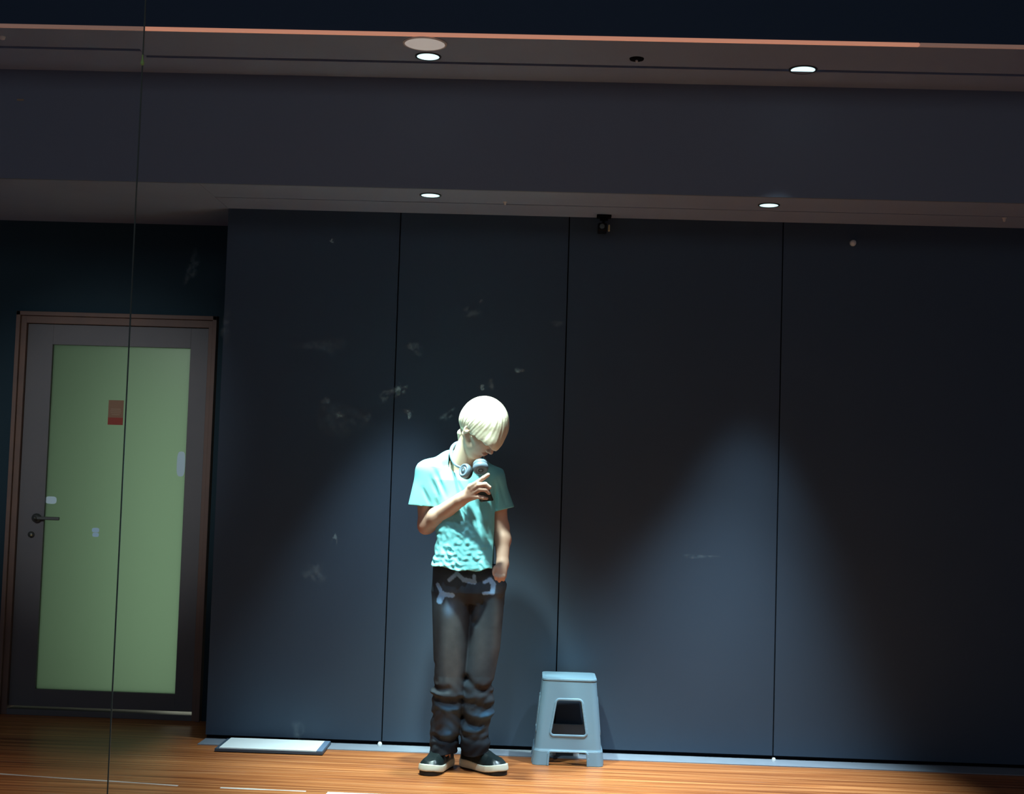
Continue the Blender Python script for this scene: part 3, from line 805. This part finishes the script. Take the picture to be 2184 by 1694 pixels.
    A(hell(0.091, 0, -0.068, (0.011, 0.018, 0.006)), 0.004)                                # lower lip
    A(hcap((0.104, -0.02, -0.0625), (0.104, 0.02, -0.0625), 0.0022, 0.0022), 0.003, cut=True)
    me, V = g.mesh('body', 1)
    col = np.tile([0.66, 0.50, 0.36], (len(V), 1))
    q = (V - HC) @ HB.T / HS
    lip = np.exp(-(((q[:, 1]) / 0.020) ** 2 + ((q[:, 2] + 0.0625) / 0.0095) ** 2)) * (q[:, 0] > 0.08)
    rosy = np.exp(-((np.abs(q[:, 1]) - 0.03) ** 2 / 0.018 ** 2 + (q[:, 2] + 0.03) ** 2 / 0.03 ** 2)) * (q[:, 0] > 0.03)
    rosy = np.clip(rosy + np.clip((q[:, 0] - 0.05) / 0.04, 0, 1) * (q[:, 2] < 0.01), 0, 1)  # warm tint of the shaded lower face painted in besides the cheeks
    col = col * (1 - 0.75 * lip[:, None]) + np.array([0.45, 0.16, 0.13]) * 0.75 * lip[:, None]
    col = col * (1 - 0.6 * rosy[:, None]) + np.array([0.60, 0.30, 0.23]) * 0.6 * rosy[:, None]
    lash = np.exp(-(((np.abs(q[:, 1]) - 0.031) / 0.015) ** 4 + ((q[:, 2] + 0.005) / 0.0028) ** 2)) * (q[:, 0] > 0.07)
    brow = np.exp(-(((np.abs(q[:, 1]) - 0.030) / 0.019) ** 4 + ((q[:, 2] - 0.019) / 0.005) ** 2)) * (q[:, 0] > 0.07)
    col = col * (1 - 0.85 * lash[:, None]) + np.array([0.05, 0.03, 0.02]) * 0.85 * lash[:, None]
    col = col * (1 - 0.6 * brow[:, None]) + np.array([0.22, 0.13, 0.07]) * 0.6 * brow[:, None]
    elb = np.exp(-(np.linalg.norm(V - (R_el + np.array([-0.01, 0, -0.035])), axis=1) / 0.05) ** 2)  # reddish bounced light under the right elbow, put into the skin colour
    col = col * (1 - 0.6 * elb[:, None]) + np.array([0.60, 0.22, 0.14]) * 0.6 * elb[:, None]
    setcol(me, 'tone', col)
    o = link('person', me, M_skin, None, True)
    tag(o, 'person in aqua t-shirt and dark jeans standing with bowed head, holding a phone', 'person')
    return o
person = build_body()
PO = Vector((-0.35, -0.53, 0.0))
person.data.transform(Matrix.Translation(-PO)); person.location = PO
def child(name, me, m, parent=person):
    me.transform(Matrix.Translation(-PO))
    return link(name, me, m, parent, True)

# hair: smooth bowl cut with a heavy fringe
def build_hair():
    g = Grid(HC - 0.19, HC + 0.19, 0.0022)
    A = g.add
    A(hell(-0.008, 0, 0.040, (0.108, 0.090, 0.100)))
    A(hell(-0.060, 0, 0.004, (0.056, 0.068, 0.080)), 0.03)
    A(ell(P(1053, 918, -0.655), (0.052, 0.055, 0.085)), 0.035)      # fringe hanging from the forehead
    A(ell(P(1048, 942, -0.665), (0.036, 0.045, 0.045)), 0.03)
    A(ell(P(1030, 930, -0.66), (0.040, 0.030, 0.040)), 0.03)
    A(cap(P(984, 925, -0.56), P(981, 942, -0.55), 0.020, 0.008), 0.02)
    A(cap(P(1036, 862, -0.60), P(1051, 857, -0.61), 0.014, 0.006), 0.012)
    # clear the face, below the fringe line
    n = np.array([0.62, 0.0, 0.78]); n /= np.linalg.norm(n)
    a0 = P(1013, 932, -0.7); a1 = P(1056, 963, -0.7)
    dx, dz = a1[0] - a0[0], a1[2] - a0[2]; L = math.hypot(dx, dz); nx, nz = -dz / L, dx / L
    if nz < 0: nx, nz = -nx, -nz
    X = g.ax[0][:, None, None]; Y = g.ax[1][None, :, None]; Z = g.ax[2][None, None, :]
    plane = -((X - a0[0]) * nx + (Z - a0[2]) * nz) - 0.004 * np.sin(X * 190) * 0.6      # > 0 under the line
    b0 = P(1018, 940, -0.7); b1 = P(1000, 905, -0.7)
    dx, dz = b1[0] - b0[0], b1[2] - b0[2]; L = math.hypot(dx, dz); mx_, mz_ = dz / L, -dx / L
    if mx_ > 0: mx_, mz_ = -mx_, -mz_
    side = ((X - b0[0]) * mx_ + (Z - b0[2]) * mz_)                                       # > 0 left of the sideburn line
    earz = P(0, 912, -0.6)[2]
    keepback = (X - P(994, 900, -0.6)[0])                                                # < 0 behind the ear
    face = np.maximum(plane, -(keepback + 0 * Z))
    region = np.minimum(plane, keepback + 0 * Y + 0 * Z)      # >0: to be removed
    D = g.D
    hh = np.clip(0.5 + 0.5 * (-region - 0) / 0.006, 0, 1)
    D[:] = np.maximum(D, region.astype(np.float32))
    # strands
    q = [(HB[i][0] * (X - HC[0]) + HB[i][1] * (Y - HC[1]) + HB[i][2] * (Z - HC[2])) for i in range(3)]
    ang = np.arctan2(q[1], q[0] + 0.03 + 0 * q[1])
    D += (0.0004 * np.sin(ang * 30 + 1.5 * np.sin(q[2] * 25)) + 0.00035 * np.sin(ang * 53 + 1.2 * np.sin(q[2] * 35 + 1))).astype(np.float32)
    me, V = g.mesh('hair', 1)
    o = child('hair', me, M_hair)
    o['label'] = 'bleached pale blond bowl cut with heavy fringe'
build_hair()

# t-shirt
def build_shirt():
    g = Grid((-0.72, -0.75, 0.80), (-0.14, -0.32, 1.52), 0.003)
    A = g.add
    A(loft([sec(908, 1075, 1000, 0.060, -0.51), sec(908, 1071, 1025, 0.098, -0.51), sec(914, 1067, 1060, 0.108, -0.515), sec(926, 1060, 1110, 0.110, -0.535), sec(930, 1059, 1150, 0.114, -0.550), sec(924, 1066, 1190, 0.122, -0.560), sec(915, 1072, 1216, 0.130, -0.565)]))
    A(cap(P(915, 1006, -0.53), P(960, 986, -0.515), 0.052, 0.046), 0.03)
    A(cap(P(960, 984, -0.515), P(1022, 1000, -0.51), 0.047, 0.046), 0.03)
    A(cap(P(1022, 1002, -0.51), P(1050, 1020, -0.50), 0.046, 0.046), 0.03)
    # sleeves: flared
    sr0, sr1 = P(914, 1010, -0.54), P(899, 1090, -0.545)
    sl0, sl1 = P(1052, 1022, -0.50), P(1077, 1100, -0.495)
    A(cap(sr0, sr1, 0.058, 0.066), 0.03); A(cap(sl0, sl1, 0.048, 0.054), 0.03)
    X = g.ax[0][:, None, None]; Y = g.ax[1][None, :, None]; Z = g.ax[2][None, None, :]
    def cutplane(p, n, keepx):   # remove beyond the plane, only on one side of keepx
        n = np.array(n, float); n /= np.linalg.norm(n)
        d = (X - p[0]) * n[0] + (Y - p[1]) * n[1] + (Z - p[2]) * n[2]
        return d
    # sleeve ends
    dR = cutplane(P(899, 1079, -0.545), (-0.02, 0, -1), 0); xr = P(927, 1080, -0.54)[0]
    dL = cutplane(P(1074, 1087, -0.495), (0.28, 0, -1), 0); xl = P(1056, 1090, -0.50)[0]
    rem = np.minimum(dR, xr - X + 0 * Z + 0 * Y); rem = np.maximum(rem, np.minimum(dL, X - xl + 0 * Z + 0 * Y))
    hem = cutplane(P(997, 1214, -0.62), (0.0, 0.0, -1), 0) + 0.006 * np.sin(X * 24 + 1.3) + 0.004 * np.sin(X * 57 + Y * 30)
    D = g.D
    # folds
    def P2(px, py): q = P(px, py, -0.62); return q[0], q[2]
    def gauss(px, py, sx, sy):
        cx_, cz_ = P2(px, py); s = 465.0
        return np.exp(-(((X - cx_) * s / sx) ** 2 + ((Z - cz_) * s / sy) ** 2))
    fold = np.zeros(D.shape, np.float32)
    rs = np.random.RandomState(3)
    # crumpled lower front
    wgt = gauss(985, 1195, 62, 34) + 0.8 * gauss(965, 1150, 45, 34) + 0.5 * gauss(940, 1205, 30, 24)
    wrk = 0
    for k in range(9):
        th = rs.uniform(-0.5, 1.1) + (1.2 if k % 3 == 0 else 0); fq = rs.uniform(120, 270); ph = rs.uniform(0, 6.28)
        wrk = wrk + np.sin((X * math.sin(th) + Z * math.cos(th)) * fq + ph + 1.6 * np.sin((X * math.cos(th) - Z * math.sin(th)) * fq * 0.45 + ph * 2)) / 3.0
    fold += (0.0042 * wgt * wrk).astype(np.float32)
    # long pulls from shoulder to chest and in the sleeves
    for (x0, y0, x1, y1, wd, am) in ((925, 1000, 951, 1058, 5, .010), (918, 1018, 938, 1066, 5, .007), (942, 992, 948, 1030, 5, .005), (1032, 1120, 1046, 1180, 7, .008), (1047, 1105, 1062, 1190, 6, .008),
                                     (1056, 1030, 1054, 1095, 5, .012), (900, 1040, 916, 1076, 4, .006), (930, 1060, 938, 1110, 6, .009), (975, 1150, 1005, 1200, 6, .006), (1060, 1020, 1078, 1080, 4, .005)):
        ax0, az0 = P2(x0, y0); ax1, az1 = P2(x1, y1)
        dx, dz = ax1 - ax0, az1 - az0; L2 = dx * dx + dz * dz
        t = np.clip(((X - ax0) * dx + (Z - az0) * dz) / L2, 0, 1)
        dd = np.sqrt((X - ax0 - t * dx) ** 2 + (Z - az0 - t * dz) ** 2) * 465.0
        fold += (am * np.exp(-(dd / wd) ** 2) * np.sin(np.pi * (0.08 + 0.84 * t)) * (Y < -0.5)).astype(np.float32)
    D += fold
    neckhole = cap(P(984, 990, -0.555), P(994, 940, -0.570), 0.060, 0.078)[0](X, Y, Z)
    inner = D + 0.010
    shell = np.maximum(D, -inner)
    out = np.maximum(shell, np.maximum(rem, hem)); out = np.maximum(out, -neckhole)
    # ribbed collar and sewn hems
    g.D[:] = out
    me, V = g.mesh('t_shirt', 1)
    col = np.tile([0.23, 0.64, 0.67], (len(V), 1))
    # dark line along the left shoulder seam
    setcol(me, 'cloth_tone', col)
    child('t_shirt', me, M_shirt)
build_shirt()
# jeans
def build_jeans():
    g = Grid((-0.62, -0.70, 0.07), (-0.14, -0.33, 0.98), 0.003)
    A = g.add
    A(loft([sec(924, 1064, 1195, 0.100, -0.545, yaw=0.15), sec(923, 1071, 1225, 0.110, -0.540, yaw=0.10), sec(921, 1076, 1262, 0.114, -0.525, 0.02), sec(926, 1072, 1285, 0.09, -0.51, 0)]))
    for LG in (LEG_R, LEG_L):
        A(loft(leg_secs(LG), 2.2), 0.012)
    A(ell(P(1066, 1245, -0.565), (0.032, 0.030, 0.055)), 0.02)      # hand filling the pocket
    X = g.ax[0][:, None, None]; Y = g.ax[1][None, :, None]; Z = g.ax[2][None, None, :]
    D = g.D
    def zpx(py, y=-0.6): return P(997, py, y)[2]
    def xpx(px, y=-0.6): return P(px, 1400, y)[0]
    f = np.zeros(D.shape, np.float32)
    # bunched cloth below the knees: slanting ridges
    def ridge(x0, y0, x1, y1, wd, am):
        a = P(x0, y0, -0.6); b = P(x1, y1, -0.6); dx, dz = b[0] - a[0], b[2] - a[2]; L2 = dx * dx + dz * dz
        t = np.clip(((X - a[0]) * dx + (Z - a[2]) * dz) / L2, 0, 1)
        bow = 0.012 * np.sin(np.pi * t)
        dd = np.sqrt((X - a[0] - t * dx) ** 2 + (Z - a[2] - t * dz + bow) ** 2) * 465.0
        return (0.75 * am * np.exp(-(dd / wd) ** 2) * (0.25 + 0.75 * (Y < -0.5))).astype(np.float32)
    for r in ((918, 1462, 955, 1470, 7, .018), (925, 1487, 980, 1494, 7, .014), (985, 1440, 1000, 1462, 5, .0), (995, 1450, 1042, 1480, 8, .017), (1010, 1502, 1055, 1508, 7, .014),
              (988, 1535, 1024, 1550, 9, .016), (1022, 1470, 1050, 1462, 6, .012), (930, 1575, 974, 1580, 6, .014), (922, 1530, 930, 1575, 6, .012), (990, 1574, 1035, 1582, 7, .013), (945, 1520, 938, 1560, 5, .009),
              (965, 1585, 930, 1592, 5, .009), (924, 1420, 930, 1455, 5, .008)):
        f += ridge(*r)
    for r in ((920, 1478, 985, 1484, 5, -.009), (930, 1505, 978, 1513, 6, -.010), (990, 1490, 1050, 1474, 6, -.007), (1000, 1524, 1052, 1528, 7, -.013), (990, 1562, 1030, 1556, 5, -.009),
              (925, 1564, 960, 1567, 5, -.007), (1028, 1550, 1040, 1530, 5, -.007)):
        f += ridge(*r)
    f += ridge(1031, 1240, 1028, 1290, 3, .005) + ridge(1028, 1292, 1012, 1330, 6, .012) + ridge(1030, 1285, 975, 1262, 5, .004)
    D += f
    D += (0.0015 * np.sin(Z * 130 + 5 * np.sin(X * 30)) * np.clip((zpx(1440) - Z) / 0.1, 0, 1)).astype(np.float32)
    gapx = None
    shell = np.maximum(D, -(D + 0.009))
    hemz = P(960, 1609, -0.55)[2]
    top = P(997, 1203, -0.55)[2]
    out = np.maximum(shell, np.maximum(hemz + 0.006 * np.sin(X * 40) - Z, Z - top) + 0 * Y)
    # pocket slit for the left hand
    g.D[:] = out
    sl = cap(P(1056, 1216, -0.60), P(1078, 1236, -0.56), 0.016, 0.018); A(sl, 0.004, cut=True)
    me, V = g.mesh('jeans', 1)
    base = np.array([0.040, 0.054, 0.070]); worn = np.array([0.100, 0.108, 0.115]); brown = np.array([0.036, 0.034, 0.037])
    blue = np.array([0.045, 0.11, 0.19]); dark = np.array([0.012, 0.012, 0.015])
    def gpx(px, py, sx, sy):
        q = P(px, py, -0.62); return np.exp(-(((V[:, 0] - q[0]) * 465 / sx) ** 2 + ((V[:, 2] - q[2]) * 465 / sy) ** 2))
    w1 = np.clip(gpx(960, 1360, 24, 90) + gpx(965, 1430, 16, 40) + 0.9 * gpx(1060, 1350, 10, 100) + 0.6 * gpx(1025, 1380, 20, 70), 0, 1)  # worn thighs, plus light painted along the outer leg
    w2 = np.clip(gpx(932, 1360, 10, 80) * 0.8 + 0.8 * gpx(1000, 1300, 10, 60) + gpx(925, 1460, 20, 15) + gpx(1035, 1470, 22, 18) + gpx(935, 1540, 14, 40), 0, 1)  # brown shade painted beside and under the folds
    w4 = np.clip(gpx(945, 1606, 60, 18) + gpx(1015, 1602, 50, 20) + 0.6 * gpx(1005, 1545, 14, 12) + 0.6 * gpx(925, 1466, 14, 6) + 0.5 * gpx(960, 1495, 16, 7) + 0.5 * gpx(1035, 1508, 14, 7), 0, 1)  # dark hems, and shade painted into the creases
    w3 = np.clip(0.8 * gpx(955, 1513, 22, 7) + gpx(1035, 1528, 22, 8) + 0.7 * gpx(955, 1560, 12, 16) + 0.8 * gpx(1010, 1558, 20, 5) + 0.4 * gpx(985, 1245, 60, 20), 0, 1)  # blue highlights painted along the fold ridges
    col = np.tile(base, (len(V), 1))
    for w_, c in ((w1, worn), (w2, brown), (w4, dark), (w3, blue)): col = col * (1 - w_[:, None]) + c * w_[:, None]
    # pale blue brush strokes painted on the front
    paint = np.array([0.26, 0.48, 0.78]); Q = V[:, [0, 2]]; pm = np.zeros(len(V))
    strokes = [((959, 1237), (975, 1223), 4), ((975, 1222), (990, 1236), 4), ((990, 1236), (1012, 1241), 5), ((1012, 1241), (1012, 1228), 3.5),
               ((1033, 1242), (1045, 1237), 3.5), ((1045, 1237), (1052, 1247), 5), ((1052, 1247), (1050, 1265), 5), ((1050, 1265), (1032, 1266), 3.5),
               ((933, 1248), (943, 1268), 4), ((943, 1268), (965, 1270), 5), ((943, 1268), (937, 1282), 7)]
    for a, b, r in strokes:
        A0 = P(*a, -0.62)[[0, 2]]; B0 = P(*b, -0.62)[[0, 2]]
        d = segdist(Q, A0, B0) * 465; d = d + 0.5 * np.sin(V[:, 0] * 400) * np.sin(V[:, 2] * 350)
        pm = np.maximum(pm, np.clip((r - d) / 2 + 0.5, 0, 1))
    pm = np.maximum(pm, 0.4 * gpx(957, 1300, 10, 13)); pm *= (V[:, 1] < -0.53)
    col = col * (1 - pm[:, None]) + paint * pm[:, None]
    setcol(me, 'cloth_tone', col)
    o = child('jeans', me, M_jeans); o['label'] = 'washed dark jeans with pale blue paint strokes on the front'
build_jeans()

# shoes
def build_shoe(heel, ang, label, Lr=0.285):
    e = empty('shoe', Vector(heel) - PO, 0); e.parent = person; e['label'] = label
    d = np.array([math.cos(ang), math.sin(ang)]); n = np.array([-d[1], d[0]])
    h = 0.0025
    def grid(): return Grid((-0.32, -0.32, -0.004), (0.32, 0.32, 0.15), h)
    g = grid(); X = g.ax[0][:, None, None]; Y = g.ax[1][None, :, None]; Z = g.ax[2][None, None, :]
    u = X * d[0] + Y * d[1] + 0 * Z; v = X * n[0] + Y * n[1] + 0 * Z
    us = np.array([-0.035, 0.0, 0.05, 0.12, 0.18, 0.225, 0.25]); ws = np.array([0.030, 0.036, 0.036, 0.043, 0.050, 0.040, 0.020])
    def foot(grow):
        a = np.interp(u.ravel(), us, ws).reshape(u.shape)
        r = 0.036
        uc = np.clip(u, 0.0, 0.185)
        wv = np.interp(uc.ravel(), [0, 0.05, 0.12, 0.16, 0.185], [0.037, 0.037, 0.044, 0.050, 0.047]).reshape(uc.shape)
        return np.sqrt((u - uc) ** 2 + v ** 2) - wv - grow
    lift = 0.015 * np.clip((u - 0.10) / 0.12, 0, 1) ** 2 + 0.006 * np.clip(-u / 0.035, 0, 1)
    zr = np.clip((Z - 0.025) / 0.02, -1, 1)
    outer = np.maximum(foot(-0.001), np.maximum(-Z, Z - 0.008 - lift))
    wave = 0.005 * np.cos((u - 0.02) * 28)
    mids = np.maximum(foot(0.0045 - 0.003 * zr ** 2), np.maximum(0.006 + lift - Z, Z - 0.040 - wave * 0.7 - lift * 0.5))
    # upper: rounded toe box rising to the ankle
    top = np.interp(u.ravel(), [-0.04, 0.0, 0.05, 0.09, 0.13, 0.18, 0.23], [0.125, 0.128, 0.124, 0.104, 0.086, 0.072, 0.052]).reshape(u.shape)
    tz = np.clip((Z - 0.03) / np.maximum(top - 0.03, 0.01), 0, 1)
    up = np.maximum(foot(0.0) + 0.024 * tz ** 2.4 + 0.004 * np.sin(u * 90) * tz, Z - top); up = np.maximum(up, 0.034 + lift * 0.5 - Z)
    hole = np.maximum(np.sqrt((u - 0.015) ** 2 / 1.3 + v ** 2) - 0.030, 0.07 - Z); up = np.maximum(up, -hole)
    for nm, D, m in (('outsole', outer, M_outsole), ('midsole', mids, M_sole), ('upper', up, M_upper)):
        gg = grid(); gg.D[:] = D; me, V = gg.mesh(nm, 2); o = link(nm, me, m, e, True)
        if nm == 'midsole': o['label'] = 'cream midsole with wavy edge'
    # laces
    bm = bmesh.new()
    for k in range(4):
        uu = 0.072 + 0.018 * k; zz = float(np.interp(uu, [0.05, 0.09, 0.13, 0.18], [0.124, 0.104, 0.086, 0.072])) + 0.0005
        pts = [(uu * d[0] + s * n[0] - 0.004 * abs(s) / 0.02 * d[0], uu * d[1] + s * n[1], zz - 0.006 * (s / 0.018) ** 2) for s in (-0.018, -0.009, 0, 0.009, 0.018)]
        tube(bm, pts, 0.0028, 6)
    obj('laces', bm, M_cushion, e, True)
    return e
build_shoe(P(950, 1640, -0.46), math.radians(-108), 'black sneaker with cream midsole pointing to the camera')
build_shoe(P(998, 1641, -0.455), math.radians(-42), 'black sneaker with cream midsole turned outward')
for o in [o for o in C.objects if o.name.startswith('shoe')]:
    o.location.z = 0.0 - PO.z

# ------------------------------------------------------------------ headphones round the neck
e = empty('headphones', Vector(P(985, 985, -0.56))); tag(e, 'grey over-ear headphones resting round the neck of the person', 'headphones')
E0 = Vector(e.location)
kp = [P(988, 999, -0.675), P(972, 992, -0.640), P(963, 976, -0.580), P(963, 958, -0.515), P(973, 947, -0.468), P(990, 945, -0.448), P(1010, 951, -0.455), P(1027, 964, -0.500), P(1036, 980, -0.570), P(1037, 993, -0.640), P(1031, 1000, -0.675)]
bm = bmesh.new(); pts = []
for k in range(len(kp) - 1):
    a, b, c, d = kp[max(k - 1, 0)], kp[k], kp[k + 1], kp[min(k + 2, len(kp) - 1)]
    for u in (0, 0.25, 0.5, 0.75):
        pts.append(Vector(0.5 * ((2 * b) + (c - a) * u + (2 * a - 5 * b + 4 * c - d) * u * u + (3 * b - a - 3 * c + d) * u ** 3)) - E0)
n_ = len(pts)
tube(bm, pts, [0.0055 + 0.005 * math.sin(math.pi * k / (n_ - 1)) ** 2 for k in range(n_)], 12); obj('headband', bm, M_cup, e, True)
def cup(px, py, y, nrm, r, sq, pale=False):
    c = Vector(P(px, py, y)) - E0; n = Vector(nrm).normalized()
    B = n.to_track_quat('Z', 'Y').to_matrix().to_4x4()
    M = Matrix.Translation(c) @ B @ Matrix.Diagonal((sq, 1, 1, 1))
    bm = bmesh.new(); lathe(bm, [(0.0005, 0.016), (r * 0.35, 0.0165), (r * 0.42, 0.013), (r * 0.62, 0.013), (r * 0.70, 0.017), (r * 0.88, 0.015), (r, 0.004), (r, -0.006), (r * 0.9, -0.010)], (0, 0, 0), 36)
    bmesh.ops.transform(bm, matrix=M, verts=bm.verts); a = obj('ear_cup', bm, M_cup, e, True)
    bm = bmesh.new(); lathe(bm, [(r * 0.86, -0.008), (r * 0.98, -0.014), (r * 0.92, -0.026), (r * 0.62, -0.027), (r * 0.5, -0.018), (0.0005, -0.015)], (0, 0, 0), 36)
    bmesh.ops.transform(bm, matrix=M, verts=bm.verts); obj('cushion', bm, M_cup if pale else M_cushion, a, True)
    bm = bmesh.new(); lathe(bm, [(0.0005, 0.0150), (r * 0.34, 0.0172), (r * 0.36, 0.0168)], (0, 0, 0), 24)
    bmesh.ops.transform(bm, matrix=M, verts=bm.verts); obj('cap_plate', bm, M_cushion, a, True)
cup(992, 1005, -0.690, (-0.50, -0.80, 0.30), 0.034, 0.80)
cup(1025, 998, -0.690, (0.10, -0.58, -0.66), 0.035, 1.0, True)

# phone held in the right hand
e = empty('phone', Vector(P(1031, 1050, -0.722))); tag(e, 'black phone held in the right hand of the person', 'phone')
ph = Vector((0.35, -0.15, 0.93)).normalized()
e.rotation_euler = Matrix(((0.94, 0.30, 0.16), (-0.30, 0.60, 0.74), (0.12, -0.74, 0.66))).to_euler()
bm = bmesh.new(); box(bm, (-0.032, -0.052, -0.0045), (0.032, 0.052, 0.0038), 0.003); obj('phone_body', bm, M_black, e)
bm = bmesh.new(); box(bm, (-0.029, -0.049, 0.0039), (0.029, 0.049, 0.0045)); obj('screen', bm, mat('dark_screen', (0.01, 0.01, 0.012), 0.1), e)
bm = bmesh.new(); disc(bm, (-0.022, 0.045, -0.0055), (0, 0, 1), 0.006, 0.002, 20); disc(bm, (-0.022, 0.028, -0.0055), (0, 0, 1), 0.006, 0.002, 20); obj('lens_pair', bm, M_metal, e, True)
